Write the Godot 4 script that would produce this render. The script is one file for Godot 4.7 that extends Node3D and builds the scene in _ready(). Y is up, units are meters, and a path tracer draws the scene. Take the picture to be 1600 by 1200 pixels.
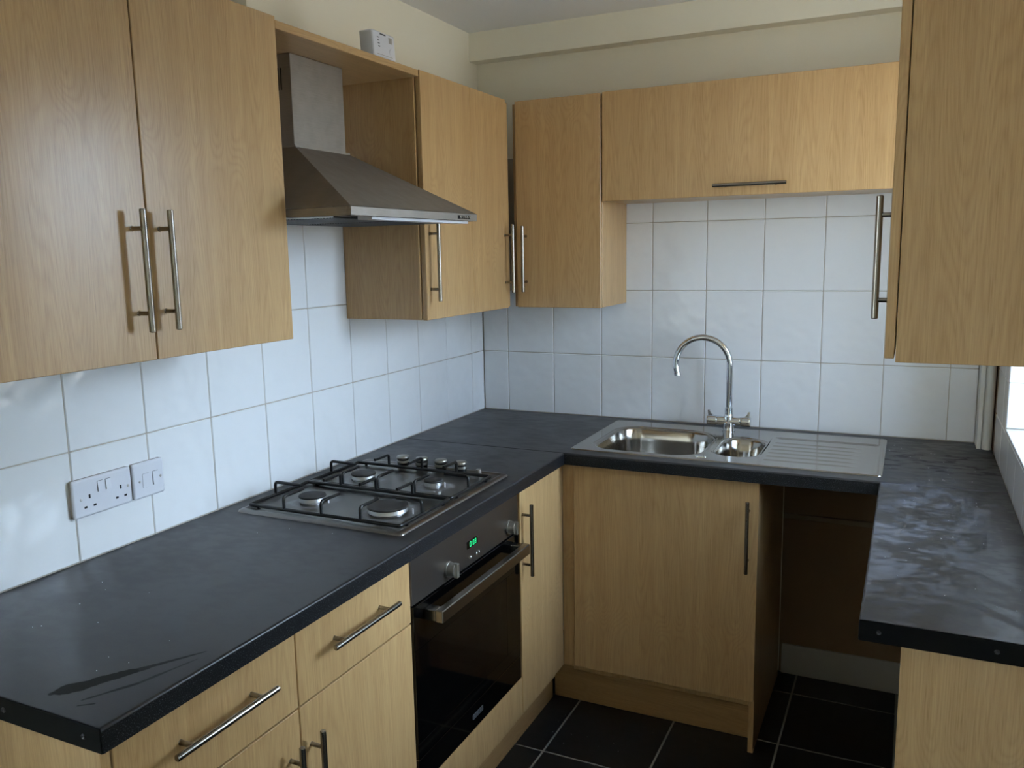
extends Node3D

var M := {}
var used := {}
var rng := RandomNumberGenerator.new()
const T := 0.91          # top of the worktops
const W := 1.815         # room width
const HC := 2.366        # ceiling height
const ZN := 4.7          # far end of the room, behind the camera


# ---------------------------------------------------------------- mesh building
class Buf:
	var v := PackedVector3Array()
	var n := PackedVector3Array()
	var t := PackedVector2Array()

	func tri(p: Array, q: Array, u: Array) -> void:
		var a: Vector3 = p[0]
		var b: Vector3 = p[1]
		var c: Vector3 = p[2]
		var fn := (b - a).cross(c - a)
		if fn.length_squared() < 1e-18:
			return
		var order := [0, 1, 2]
		if fn.dot(q[0] + q[1] + q[2]) > 0.0:
			order = [0, 2, 1]
		for k in order:
			v.append(p[k])
			n.append(q[k])
			t.append(u[k])

	func quad(p: Array, q: Array, u: Array) -> void:
		tri([p[0], p[1], p[2]], [q[0], q[1], q[2]], [u[0], u[1], u[2]])
		tri([p[0], p[2], p[3]], [q[0], q[2], q[3]], [u[0], u[2], u[3]])

	func mesh() -> ArrayMesh:
		var a := []
		a.resize(Mesh.ARRAY_MAX)
		a[Mesh.ARRAY_VERTEX] = v
		a[Mesh.ARRAY_NORMAL] = n
		a[Mesh.ARRAY_TEX_UV] = t
		var st := SurfaceTool.new()
		st.create_from_arrays(a)
		st.index()
		st.generate_tangents()
		return st.commit()


func uv_of(p: Vector3, fn: Vector3, grain: int, off: Vector2) -> Vector2:
	var d := fn.abs().max_axis_index()
	var rest := [0, 1, 2]
	rest.erase(d)
	if grain in rest:
		rest.erase(grain)
		return Vector2(p[rest[0]], p[grain]) + off
	return Vector2(p[rest[0]], p[rest[1]]) + off


# a box with chamfered edges; uv in metres, v along the grain axis
func box(m: Buf, lo: Vector3, hi: Vector3, b := 0.001, grain := 1, off := Vector2.ZERO) -> void:
	var c := (lo + hi) / 2.0
	var h := (hi - lo) / 2.0
	b = minf(b, minf(h.x, minf(h.y, h.z)) * 0.9)
	for a in 3:
		var e := (a + 1) % 3
		var f := (a + 2) % 3
		for s in [-1.0, 1.0]:
			var fn := Vector3.ZERO
			fn[a] = s
			var p := []
			for k in [[-1.0, -1.0], [1.0, -1.0], [1.0, 1.0], [-1.0, 1.0]]:
				var x := Vector3.ZERO
				x[a] = s * h[a]
				x[e] = k[0] * (h[e] - b)
				x[f] = k[1] * (h[f] - b)
				p.append(c + x)
			m.quad(p, [fn, fn, fn, fn], p.map(func(x): return uv_of(x, fn, grain, off)))
			if b <= 0.0:
				continue
			for s2 in [-1.0, 1.0]:                     # the edge between faces a and e
				var en := Vector3.ZERO
				en[a] = s
				en[e] = s2
				en = en.normalized()
				var q := []
				for k in [[1, 0, -1.0], [0, 1, -1.0], [0, 1, 1.0], [1, 0, 1.0]]:
					var x := Vector3.ZERO
					x[a] = s * (h[a] - b * (1 - k[0]))
					x[e] = s2 * (h[e] - b * (1 - k[1]))
					x[f] = k[2] * (h[f] - b)
					q.append(c + x)
				m.quad(q, [en, en, en, en], q.map(func(x): return uv_of(x, fn, grain, off)))
	if b > 0.0:
		for sx in [-1.0, 1.0]:
			for sy in [-1.0, 1.0]:
				for sz in [-1.0, 1.0]:
					var s := Vector3(sx, sy, sz)
					var fn := s.normalized()
					var k := h - Vector3.ONE * b
					var p := [c + s * Vector3(h.x, k.y, k.z), c + s * Vector3(k.x, h.y, k.z), c + s * Vector3(k.x, k.y, h.z)]
					m.tri(p, [fn, fn, fn], p.map(func(x): return uv_of(x, Vector3(sx, 0, 0), grain, off)))


# a closed outline swept along w between w0 and w1, with both ends closed; edges that turn little are shaded smooth
func prism(m: Buf, pts: PackedVector2Array, o: Vector3, U: Vector3, V: Vector3, Wd: Vector3, w0: float, w1: float, caps := true, uvs := 1.0) -> void:
	var k := pts.size()
	var area := 0.0
	for i in k:
		area += pts[i].cross(pts[(i + 1) % k])
	var sg := 1.0 if area > 0 else -1.0
	var en := []
	for i in k:
		var d := pts[(i + 1) % k] - pts[i]
		en.append((Vector2(d.y, -d.x) * sg).normalized())
	var run := 0.0
	for i in k:
		var j := (i + 1) % k
		var na: Vector2 = en[i]
		var nb: Vector2 = en[i]
		if na.dot(en[(i + k - 1) % k]) > 0.75:
			na = (na + en[(i + k - 1) % k]).normalized()
		if nb.dot(en[j]) > 0.75:
			nb = (nb + en[j]).normalized()
		var A := o + U * pts[i].x + V * pts[i].y
		var B := o + U * pts[j].x + V * pts[j].y
		var NA := (U * na.x + V * na.y).normalized()
		var NB := (U * nb.x + V * nb.y).normalized()
		var L := pts[i].distance_to(pts[j])
		m.quad([A + Wd * w0, B + Wd * w0, B + Wd * w1, A + Wd * w1], [NA, NB, NB, NA],
			[Vector2(run, w0) * uvs, Vector2(run + L, w0) * uvs, Vector2(run + L, w1) * uvs, Vector2(run, w1) * uvs])
		run += L
	if caps:
		var ix := Geometry2D.triangulate_polygon(pts)
		for e in [[w0, -1.0], [w1, 1.0]]:
			var fn: Vector3 = Wd.normalized() * e[1] * signf(e[0] * 0.0 + (w1 - w0))
			for i in range(0, ix.size(), 3):
				var p := []
				var u := []
				for q in 3:
					var s: Vector2 = pts[ix[i + q]]
					p.append(o + U * s.x + V * s.y + Wd * e[0])
					u.append(s * uvs)
				m.tri(p, [fn, fn, fn], u)


# rings of equal point count joined by bands; normals away from the axis, or along `up` where it is given
func loft(m: Buf, rings: Array, smooth := false, cap0 := false, cap1 := false, up := Vector3.ZERO, flip := false) -> void:
	var nr := rings.size()
	var k: int = rings[0].size()
	var band := []
	for i in nr - 1:
		var row := PackedVector3Array()
		var ca := Vector3.ZERO
		for p in rings[i]:
			ca += p
		for p in rings[i + 1]:
			ca += p
		ca /= 2.0 * k
		var tot := 0.0
		for j in k:
			var ar: Vector3 = rings[i][(j + 1) % k] - rings[i][(j + k - 1) % k]
			var ar2: Vector3 = rings[i + 1][(j + 1) % k] - rings[i + 1][(j + k - 1) % k]
			var ac: Vector3 = rings[i + 1][j] - rings[i][j]
			var nn := (ar + ar2).cross(ac).normalized()
			row.append(nn)
			tot += nn.dot(up if up != Vector3.ZERO else (rings[i][j] + rings[i + 1][j]) / 2.0 - ca)
		if (tot < 0.0) != flip:
			for j in k:
				row[j] = -row[j]
		band.append(row)
	for i in nr - 1:
		for j in k:
			var j2 := (j + 1) % k
			var q := [band[i][j], band[i][j2], band[i][j2], band[i][j]]
			if smooth:
				if i > 0:
					q[0] = (band[i][j] + band[i - 1][j]).normalized()
					q[1] = (band[i][j2] + band[i - 1][j2]).normalized()
				if i < nr - 2:
					q[2] = (band[i][j2] + band[i + 1][j2]).normalized()
					q[3] = (band[i][j] + band[i + 1][j]).normalized()
			m.quad([rings[i][j], rings[i][j2], rings[i + 1][j2], rings[i + 1][j]], q,
				[Vector2(j, i) / k, Vector2(j + 1, i) / k, Vector2(j + 1, i + 1) / k, Vector2(j, i + 1) / k])
	for e in [[cap0, 0, 1], [cap1, nr - 1, nr - 2]]:
		if not e[0]:
			continue
		var c := Vector3.ZERO
		var d := Vector3.ZERO
		for j in k:
			c += rings[e[1]][j] / k
			d += rings[e[2]][j] / k
		var fn := Vector3.ZERO
		for j in k:
			fn += (rings[e[1]][j] - c).cross(rings[e[1]][(j + 1) % k] - c)
		fn = fn.normalized()
		if up != Vector3.ZERO and absf(fn.dot(up)) > 0.3:
			fn *= signf(fn.dot(up))
		elif fn.dot(c - d) < 0:
			fn = -fn
		for j in k:
			m.tri([c, rings[e[1]][j], rings[e[1]][(j + 1) % k]], [fn, fn, fn], [Vector2(0.5, 0.5), Vector2.ZERO, Vector2.ONE])


func ring(c: Vector3, axis: Vector3, r: float, n := 24, turn := 0.0) -> PackedVector3Array:
	var a := axis.normalized()
	var u := a.cross(Vector3.UP if absf(a.y) < 0.9 else Vector3.RIGHT).normalized()
	var w := a.cross(u)
	var out := PackedVector3Array()
	for i in n:
		var f := TAU * i / n + turn
		out.append(c + (u * cos(f) + w * sin(f)) * r)
	return out


# a turned shape: profile of (radius, height along the axis)
func lathe(m: Buf, c: Vector3, axis: Vector3, prof: Array, n := 28, smooth := false) -> void:
	var rings := []
	for p in prof:
		rings.append(ring(c + axis.normalized() * p[1], axis, maxf(p[0], 0.00005), n))
	loft(m, rings, smooth, true, true)


func tube(m: Buf, pts: Array, r: float, n := 12, rend := -1.0) -> void:
	var rings := []
	var u := Vector3.ZERO
	for i in pts.size():
		var d: Vector3 = (pts[mini(i + 1, pts.size() - 1)] - pts[maxi(i - 1, 0)]).normalized()
		if u == Vector3.ZERO:
			u = d.cross(Vector3.UP if absf(d.y) < 0.9 else Vector3.RIGHT).normalized()
		u = (u - d * u.dot(d)).normalized()
		var w := d.cross(u)
		var rr := r if rend < 0 else lerpf(r, rend, float(i) / (pts.size() - 1))
		var row := PackedVector3Array()
		for k in n:
			var f := TAU * k / n
			row.append(pts[i] + (u * cos(f) + w * sin(f)) * rr)
		rings.append(row)
	loft(m, rings, true, true, true)


# rounds the corners of a path
func bent(pts: Array, rad: float, seg := 5) -> Array:
	var out := [pts[0]]
	for i in range(1, pts.size() - 1):
		var a: Vector3 = pts[i - 1]
		var b: Vector3 = pts[i]
		var c: Vector3 = pts[i + 1]
		var r := minf(rad, minf(a.distance_to(b), b.distance_to(c)) * 0.45)
		var p := b + (a - b).normalized() * r
		var q := b + (c - b).normalized() * r
		for k in seg + 1:
			var t := float(k) / seg
			out.append(p.lerp(b, t).lerp(b.lerp(q, t), t))
	out.append(pts[-1])
	return out


func rrect(x0: float, z0: float, x1: float, z1: float, r: float, y: float, seg := 6) -> PackedVector3Array:
	var out := PackedVector3Array()
	for k in [[x1 - r, z1 - r, 0.0], [x0 + r, z1 - r, 0.25], [x0 + r, z0 + r, 0.5], [x1 - r, z0 + r, 0.75]]:
		for i in seg + 1:
			var f: float = TAU * (k[2] + 0.25 * i / seg)
			out.append(Vector3(k[0] + cos(f) * r, y, k[1] + sin(f) * r))
	return out


func rrect2(w: float, h: float, r: float, seg := 5) -> PackedVector2Array:
	var out := PackedVector2Array()
	for p in rrect(-w / 2, -h / 2, w / 2, h / 2, r, 0.0, seg):
		out.append(Vector2(p.x, p.z))
	return out


# ---------------------------------------------------------------- naming
func numbered(called: String) -> String:
	if not used.has(called):
		used[called] = 0
		return called
	used[called] += 1
	return "%s_%03d" % [called, used[called]]


func tag(o: Node3D, label: String, category: String, group := "") -> Node3D:
	o.set_meta("label", label)
	o.set_meta("category", category)
	if group:
		o.set_meta("group", group)
	return o


func thing(called: String, label: String, category: String, at: Vector3, group := "") -> Node3D:
	var o := Node3D.new()
	o.name = numbered(called)
	o.position = at
	add_child(o)
	return tag(o, label, category, group)


func world_of(n: Node) -> Vector3:
	var p := Vector3.ZERO
	while n is Node3D and n != self:
		p += n.position
		n = n.get_parent()
	return p


# one mesh given in room coordinates, hung under parent
func part(called: String, m: Variant, mat: Material, parent: Node = null, label := "") -> MeshInstance3D:
	var o := MeshInstance3D.new()
	o.mesh = m.mesh() if m is Buf else m
	o.material_override = mat
	o.cast_shadow = GeometryInstance3D.SHADOW_CASTING_SETTING_ON
	if parent == null:
		o.name = numbered(called)
		add_child(o)
	else:
		o.name = called
		o.position = -world_of(parent)
		parent.add_child(o, true)
	if label:
		o.set_meta("label", label)
	return o


func struct(called: String, m: Variant, mat: Material) -> MeshInstance3D:
	var o := part(called, m, mat)
	o.set_meta("kind", "structure")
	return o


func bx(lo: Vector3, hi: Vector3, b := 0.001, grain := 1) -> Buf:
	var m := Buf.new()
	var room := maxf(1.5 - (hi[grain] - lo[grain]) - 0.06, 0.0)      # keeps a board clear of the ends of the wood picture
	box(m, lo, hi, b, grain, Vector2(rng.randf() * 3.0, 0.03 + rng.randf() * room - lo[grain]))
	return m


# ---------------------------------------------------------------- textures and materials
func noise_map(w: int, h: int, freq: float, seed_: int, oct := 3, fx := 1, fy := 1, kind := FastNoiseLite.TYPE_SIMPLEX_SMOOTH) -> PackedByteArray:
	var n := FastNoiseLite.new()
	n.noise_type = kind
	n.seed = seed_
	n.frequency = freq
	n.fractal_octaves = oct
	var im := n.get_seamless_image(maxi(w / fx, 4), maxi(h / fy, 4))
	im.convert(Image.FORMAT_L8)
	if im.get_width() != w or im.get_height() != h:
		im.resize(w, h, Image.INTERPOLATE_CUBIC)
	return im.get_data()


func tex(im: Image) -> ImageTexture:
	return ImageTexture.create_from_image(im)


func wood_texture(dark: Color, light: Color, seed_: int) -> Array:
	var w := 768
	var h := 1024
	var fine := noise_map(w, h, 0.33, seed_, 2, 1, 40)
	var mid := noise_map(w, h, 0.016, seed_ + 1, 3, 1, 128)
	var wav := noise_map(w, h, 0.022, seed_ + 2, 2, 4, 24)
	var pore := noise_map(w, h, 0.35, seed_ + 3, 1, 1, 14)
	var d := PackedByteArray()
	d.resize(w * h * 3)
	var bump := PackedByteArray()
	bump.resize(w * h)
	for i in w * h:
		var f := fine[i] / 255.0
		var g := wav[i] / 255.0 * 15.0
		g -= floorf(g)
		var ringy := 1.0 - absf(g * 2.0 - 1.0)
		ringy = ringy * ringy
		var p := pore[i] / 255.0
		var t := 0.58 + 0.36 * (f - 0.5) + 0.20 * (mid[i] / 255.0 - 0.5) - 0.15 * (ringy - 0.33)
		if p < 0.30:
			t -= 0.9 * (0.30 - p)
		t = clampf(t, 0.0, 1.0)
		d[i * 3] = int(255.0 * lerpf(dark.r, light.r, t))
		d[i * 3 + 1] = int(255.0 * lerpf(dark.g, light.g, t))
		d[i * 3 + 2] = int(255.0 * lerpf(dark.b, light.b, t))
		bump[i] = int(255.0 * clampf(f * 0.7 + p * 0.3, 0, 1))
	return [tex(Image.create_from_data(w, h, false, Image.FORMAT_RGB8, d)), tex(Image.create_from_data(w, h, false, Image.FORMAT_L8, bump))]


func plain(called: String, c: Color, rough: float, metal := 0.0, spec := 0.5) -> StandardMaterial3D:
	var m := StandardMaterial3D.new()
	m.resource_name = called
	m.albedo_color = c
	m.roughness = rough
	m.metallic = metal
	m.metallic_specular = spec
	M[called] = m
	return m


# dusty black laminate: one picture for the whole slab, u along x and v along z of the slab
func top_texture(w: int, h: int, seed_: int, dusty: float, marks: Callable) -> Array:
	var n1 := noise_map(w, h, 0.008, seed_, 6)
	var n2 := noise_map(w, h, 0.04, seed_ + 1, 5, 2, 1)
	var sp := noise_map(w, h, 0.45, seed_ + 2, 1)
	var d := PackedByteArray()
	d.resize(w * h * 3)
	var ro := PackedByteArray()
	ro.resize(w * h)
	for y in h:
		for x in w:
			var i := y * w + x
			var a := n1[i] / 255.0
			var b := n2[i] / 255.0
			var s := sp[i] / 255.0
			var cloud := clampf((a * 0.5 + b * 0.5 - 0.38) * 2.4, 0.0, 1.0) * dusty
			var e: Vector2 = marks.call(float(x) / w, float(y) / h, a, b)   # (dust added, dark wet mark)
			cloud = clampf(cloud + e.x, 0.0, 1.4) * (1.0 - e.y)
			var g := 0.098 + 0.03 * (s - 0.5) + 0.15 * cloud - 0.075 * e.y
			d[i * 3] = int(255.0 * clampf(g * 1.0, 0, 1))
			d[i * 3 + 1] = int(255.0 * clampf(g * 1.0, 0, 1))
			d[i * 3 + 2] = int(255.0 * clampf(g * 1.07, 0, 1))
			ro[i] = int(255.0 * clampf(0.34 + 0.22 * cloud + 0.55 * e.y, 0.1, 1.0))
	return [tex(Image.create_from_data(w, h, false, Image.FORMAT_RGB8, d)), tex(Image.create_from_data(w, h, false, Image.FORMAT_L8, ro))]


func top_material(called: String, t: Array) -> StandardMaterial3D:
	var m := plain(called, Color.WHITE, 1.0)
	m.albedo_texture = t[0]
	m.roughness_texture = t[1]
	m.roughness_texture_channel = BaseMaterial3D.TEXTURE_CHANNEL_RED
	return m


func make_materials() -> void:
	var wt := wood_texture(Color(0.60, 0.46, 0.29), Color(0.82, 0.69, 0.50), 11)
	for k in [["oak", Color.WHITE, 0.29], ["oak_edge", Color(0.93, 0.9, 0.86), 0.4]]:
		var m := plain(k[0], k[1], k[2])
		m.albedo_texture = wt[0]
		m.uv1_scale = Vector3(1.0 / 0.62, 1.0 / 1.5, 1)
		m.heightmap_enabled = true
		m.heightmap_texture = wt[1]
		m.heightmap_scale = 0.003
	# glazed white wall tiles with a gently rippled glaze
	var rip := FastNoiseLite.new()
	rip.noise_type = FastNoiseLite.TYPE_SIMPLEX_SMOOTH
	rip.seed = 5
	rip.frequency = 0.011
	rip.fractal_octaves = 2
	rip.fractal_gain = 0.35
	var nt := NoiseTexture2D.new()
	nt.width = 512
	nt.height = 512
	nt.seamless = true
	nt.as_normal_map = true
	nt.bump_strength = 3.0
	nt.noise = rip
	var tm := plain("white_glaze", Color(0.88, 0.885, 0.89), 0.10)
	plain("smooth_glaze", Color(0.88, 0.885, 0.89), 0.14)
	tm.normal_enabled = true
	tm.normal_texture = nt
	tm.normal_scale = 0.75
	tm.uv1_scale = Vector3(1.0 / 0.45, 1.0 / 0.45, 1)
	plain("grout", Color(0.70, 0.67, 0.62), 0.9)
	plain("paint_cream", Color(0.945, 0.925, 0.855), 0.85)
	plain("paint_white", Color(0.94, 0.94, 0.935), 0.9)
	plain("old_wood", Color(0.50, 0.43, 0.33), 0.8)
	plain("shaded_skirting", Color(0.60, 0.58, 0.53), 0.6)  # white gloss skirting, darkened to paint in the shade under the worktop
	plain("raw_plaster", Color(0.50, 0.40, 0.29), 0.95)
	plain("skirting", Color(0.85, 0.85, 0.82), 0.5)
	plain("white_plastic", Color(0.82, 0.825, 0.85), 0.28)
	plain("pattress", Color(0.62, 0.60, 0.57), 0.5)
	plain("upvc", Color(0.92, 0.92, 0.92), 0.3)
	plain("chrome", Color(0.86, 0.87, 0.88), 0.06, 1.0)
	plain("black_trim", Color(0.02, 0.02, 0.02), 0.6, 0.0, 0.25)
	plain("black_enamel", Color(0.035, 0.035, 0.037), 0.32)
	plain("burner_cap", Color(0.13, 0.12, 0.115), 0.62)
	plain("burner_ring", Color(0.72, 0.72, 0.72), 0.42, 1.0)
	plain("black_glass", Color(0.012, 0.012, 0.013), 0.06)
	plain("cavity", Color(0.07, 0.07, 0.07), 0.6)
	plain("trim_screw", Color(0.11, 0.11, 0.11), 0.5)
	plain("dark_slot", Color(0.02, 0.02, 0.025), 0.7)
	plain("dark_grey", Color(0.28, 0.29, 0.31), 0.5)
	plain("knob_metal", Color(0.66, 0.65, 0.62), 0.38, 1.0)
	plain("screw_metal", Color(0.75, 0.74, 0.72), 0.3, 1.0)
	plain("shadow_gap", Color(0.16, 0.11, 0.07), 0.8)
	# brushed steel
	var br := noise_map(512, 512, 0.3, 31, 2, 32, 1)
	var sm := noise_map(512, 512, 0.012, 33, 4)
	var rr := PackedByteArray()
	rr.resize(512 * 512)
	for i in 512 * 512:
		rr[i] = int(clampf(88.0 + 0.10 * (br[i] - 128) + 0.10 * (sm[i] - 128), 20, 255))
	var rt := tex(Image.create_from_data(512, 512, false, Image.FORMAT_L8, rr))
	for k in [["steel", Color(0.64, 0.62, 0.59), 0.42], ["hood_steel", Color(0.58, 0.555, 0.525), 1.75], ["hob_steel", Color(0.50, 0.485, 0.47), 0.9], ["panel_steel", Color(0.48, 0.46, 0.445), 1.0], ["handle_steel", Color(0.56, 0.54, 0.51), 0.75]]:
		var m := plain(k[0], k[1], k[2], 1.0)
		if k[0] in ["handle_steel", "hob_steel", "panel_steel"]:
			m.roughness = {"handle_steel": 0.23, "hob_steel": 0.32, "panel_steel": 0.36}[k[0]]
			continue
		m.roughness_texture = rt
		m.roughness_texture_channel = BaseMaterial3D.TEXTURE_CHANNEL_RED
		m.uv1_triplanar = true
		m.uv1_world_triplanar = true
		m.uv1_scale = Vector3(3, 3, 3)
	# the granular black front edge of the worktops
	var gr := noise_map(512, 512, 0.13, 41, 2)
	var gd := PackedByteArray()
	gd.resize(512 * 512 * 3)
	for i in 512 * 512:
		var g := gr[i] / 255.0
		var q := 0.05 + 0.95 * maxf(0.0, g - 0.54)
		gd[i * 3] = int(255 * q * 0.97)
		gd[i * 3 + 1] = int(255 * q)
		gd[i * 3 + 2] = int(255 * q * 1.08)
	var em := plain("granular_black", Color.WHITE, 0.42, 0.0, 0.38)
	em.albedo_texture = tex(Image.create_from_data(512, 512, false, Image.FORMAT_RGB8, gd))
	em.uv1_triplanar = true
	em.uv1_world_triplanar = true
	em.uv1_scale = Vector3(5, 5, 5)
	# black floor tiles
	var fl := noise_map(512, 512, 0.02, 51, 5)
	var fd := PackedByteArray()
	fd.resize(512 * 512 * 3)
	for i in 512 * 512:
		var q := 0.115 + 0.05 * (fl[i] / 255.0 - 0.5)
		fd[i * 3] = int(255 * q)
		fd[i * 3 + 1] = int(255 * q)
		fd[i * 3 + 2] = int(255 * q * 1.04)
	var fm := plain("floor_tile", Color.WHITE, 0.42)
	fm.albedo_texture = tex(Image.create_from_data(512, 512, false, Image.FORMAT_RGB8, fd))
	fm.uv1_scale = Vector3(2.2, 2.2, 1)
	plain("floor_grout", Color(0.55, 0.54, 0.51), 0.9)
	var pane := plain("pane_glass", Color(0.95, 0.97, 1.0, 0.06), 0.02)
	pane.transparency = BaseMaterial3D.TRANSPARENCY_ALPHA
	var og := plain("oven_glass", Color(0.02, 0.02, 0.02, 0.72), 0.05)
	og.transparency = BaseMaterial3D.TRANSPARENCY_ALPHA
	var dg := plain("green_digits", Color(0.05, 0.3, 0.18), 0.5)
	dg.emission_enabled = true
	dg.emission = Color(0.15, 0.9, 0.55)
	dg.emission_energy_multiplier = 1.2


func _ready() -> void:
	rng.seed = 20
	# camera
	var cam := Camera3D.new()
	cam.name = "camera"
	cam.position = Vector3(1.5662, 1.5456, 3.0167)
	cam.basis = Basis.from_euler(Vector3(-0.1565, 0.4456, -0.0186))
	cam.fov = 49.23
	cam.near = 0.02
	add_child(cam)
	# sky and exposure
	var sk := ProceduralSkyMaterial.new()
	sk.sky_top_color = Color(0.70, 0.84, 1.0)
	sk.sky_horizon_color = Color(0.88, 0.945, 1.0)
	sk.ground_bottom_color = Color(0.66, 0.65, 0.62)
	sk.ground_horizon_color = Color(0.72, 0.72, 0.70)
	var sky := Sky.new()
	sky.sky_material = sk
	var e := Environment.new()
	e.background_mode = Environment.BG_SKY
	e.sky = sky
	e.background_energy_multiplier = 14.5
	e.tonemap_mode = Environment.TONE_MAPPER_LINEAR
	e.tonemap_exposure = 1.24
	e.sdfgi_enabled = true
	e.ssao_enabled = true
	e.ssil_enabled = true
	var we := WorldEnvironment.new()
	we.name = "environment"
	we.environment = e
	add_child(we)
	# hazy sun behind thin cloud, beyond the window in the right wall
	var sun := DirectionalLight3D.new()
	sun.name = "sun"
	sun.light_color = Color(0.80, 0.90, 1.0)
	sun.light_energy = 1.9
	sun.light_angular_distance = 34.0
	sun.shadow_enabled = true
	add_child(sun)
	sun.look_at_from_position(Vector3.ZERO, Vector3(-1.5, -0.66, 0.95))

	make_materials()
	build_room()
	build_tiles()
	build_window()
	build_worktops()
	build_base_units()
	build_oven()
	build_wall_cabinets()
	build_hood()
	build_hob()
	build_sink()
	build_small_things()


# ---------------------------------------------------------------- the room
func build_room() -> void:
	var m := Buf.new()
	box(m, Vector3(-0.4, -0.2, -0.3), Vector3(W + 0.40, -0.0012, ZN + 0.2), 0.0)
	var fl := struct("floor", m, M.floor_grout)
	var px := 0.331
	for i in range(-2, 4):
		for j in range(-1, 14):
			var x0 := 0.594 + px * i
			var z0 := 0.144 + px * j
			var lo := Vector2(maxf(x0 + 0.0028, -0.01), maxf(z0 + 0.0028, -0.01))
			var hi := Vector2(minf(x0 + px - 0.0028, W), minf(z0 + px - 0.0028, ZN))
			if hi.x - lo.x < 0.02 or hi.y - lo.y < 0.02:
				continue
			part("tile", bx(Vector3(lo.x, -0.0045, lo.y), Vector3(hi.x, rng.randf() * 0.0004, hi.y), 0.0015, 2), M.floor_tile, fl)
	m = Buf.new()
	box(m, Vector3(-0.4, HC, -0.3), Vector3(W + 0.40, HC + 0.2, ZN + 0.2), 0.0)
	struct("ceiling", m, M.paint_white)
	# left wall: set back above the cupboards on the side nearest the camera
	m = Buf.new()
	var g := [2.95, 4.15, 0.95, 2.12]  # opening for the added fill window
	box(m, Vector3(-0.4, -0.008, -0.012), Vector3(-0.012, 2.05, 2.62), 0.0)
	box(m, Vector3(-0.4, 2.05, -0.012), Vector3(-0.001, HC, 1.262), 0.0)
	box(m, Vector3(-0.4, 2.05, 1.262), Vector3(-0.25, HC, 2.62), 0.0)
	box(m, Vector3(-0.4, -0.008, 2.62), Vector3(-0.012, HC, g[0]), 0.0)
	box(m, Vector3(-0.4, -0.008, g[1]), Vector3(-0.012, HC, ZN), 0.0)
	box(m, Vector3(-0.4, -0.008, g[0]), Vector3(-0.012, g[2], g[1]), 0.0)
	box(m, Vector3(-0.4, g[3], g[0]), Vector3(-0.012, HC, g[1]), 0.0)
	struct("wall_left", m, M.paint_cream)
	m = Buf.new()
	box(m, Vector3(-0.4, -0.008, -0.3), Vector3(W + 0.3, HC, -0.012), 0.0)
	box(m, Vector3(-0.012, 1.90, -0.012), Vector3(W, HC, 0.0), 0.0)
	var wb := struct("wall_back", m, M.paint_cream)
	m = Buf.new()
	box(m, Vector3(1.19, 0.0, -0.0125), Vector3(W + 0.012, T - 0.039, -0.0105), 0.0)
	part("raw_plaster", m, M.raw_plaster, wb, "bare brownish plaster below the worktop")
	m = Buf.new()
	box(m, Vector3(-0.005, 2.262, -0.005), Vector3(W, HC, 0.06), 0.001)
	struct("trim_1", m, M.paint_cream)
	# right wall with the opening of the window
	m = Buf.new()
	var wl := Vector2(W + 0.012, W + 0.34)
	box(m, Vector3(wl.x, -0.008, -0.012), Vector3(wl.y, HC, 0.42), 0.0)
	box(m, Vector3(wl.x, -0.008, 0.42), Vector3(wl.y, 1.032, 1.17), 0.0)
	box(m, Vector3(wl.x, 2.12, 0.42), Vector3(wl.y, HC, 1.17), 0.0)
	box(m, Vector3(wl.x, -0.008, 1.17), Vector3(wl.y, HC, ZN), 0.0)
	var wr := struct("wall_right", m, M.paint_cream)
	m = Buf.new()
	box(m, Vector3(W + 0.0105, 0.0, 0.0), Vector3(W + 0.0125, T - 0.039, 1.49), 0.0)
	part("raw_plaster", m, M.raw_plaster, wr, "bare brownish plaster below the worktop")
	# the wall behind the camera
	m = Buf.new()
	box(m, Vector3(-0.4, -0.008, ZN), Vector3(W + 0.34, HC, ZN + 0.2), 0.0)
	struct("wall_near", m, M.paint_cream)
	var w2 := Node3D.new()
	w2.name = "added_window_2"  # added out of view in the left wall, to let in fill light
	w2.set_meta("kind", "structure")
	add_child(w2)
	frame_of(w2, Vector3(-0.36, g[2], g[0]), Vector3(-0.30, g[3], g[1]), 2)
	# skirting under the sink worktop
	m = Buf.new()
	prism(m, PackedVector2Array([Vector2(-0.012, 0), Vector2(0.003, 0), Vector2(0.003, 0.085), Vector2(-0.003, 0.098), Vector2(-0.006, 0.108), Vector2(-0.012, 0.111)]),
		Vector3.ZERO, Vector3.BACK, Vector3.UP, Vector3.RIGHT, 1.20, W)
	struct("baseboard_back", m, M.shaded_skirting)


# frame, mullion and panes of a window lying across axis `ax` (0: along x, 2: along z)
func frame_of(root: Node3D, lo: Vector3, hi: Vector3, ax: int) -> void:
	var m := Buf.new()
	var f := 0.06
	var a := Vector3.ZERO
	a[ax] = 1.0
	box(m, lo, Vector3(hi.x, lo.y + f, hi.z), 0.004)
	box(m, Vector3(lo.x, hi.y - f, lo.z), hi, 0.004)
	var mid := (lo[ax] + hi[ax]) / 2.0
	for k in [lo[ax], mid - f / 2, hi[ax] - f]:
		var p := Vector3(lo.x, lo.y + f, lo.z)
		var q := Vector3(hi.x, hi.y - f, hi.z)
		p[ax] = k
		q[ax] = k + f
		box(m, p, q, 0.004)
	part("frame", m, M.upvc, root)
	for k in [[lo[ax] + f, mid - f / 2], [mid + f / 2, hi[ax] - f]]:
		var c := (lo + hi) / 2.0
		var p := Vector3(c.x - 0.003, lo.y + f, c.z - 0.003)
		var q := Vector3(c.x + 0.003, hi.y - f, c.z + 0.003)
		p[ax] = k[0]
		q[ax] = k[1]
		var g := Buf.new()
		box(g, p, q, 0.0)
		part("pane", g, M.pane_glass, root)


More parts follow.
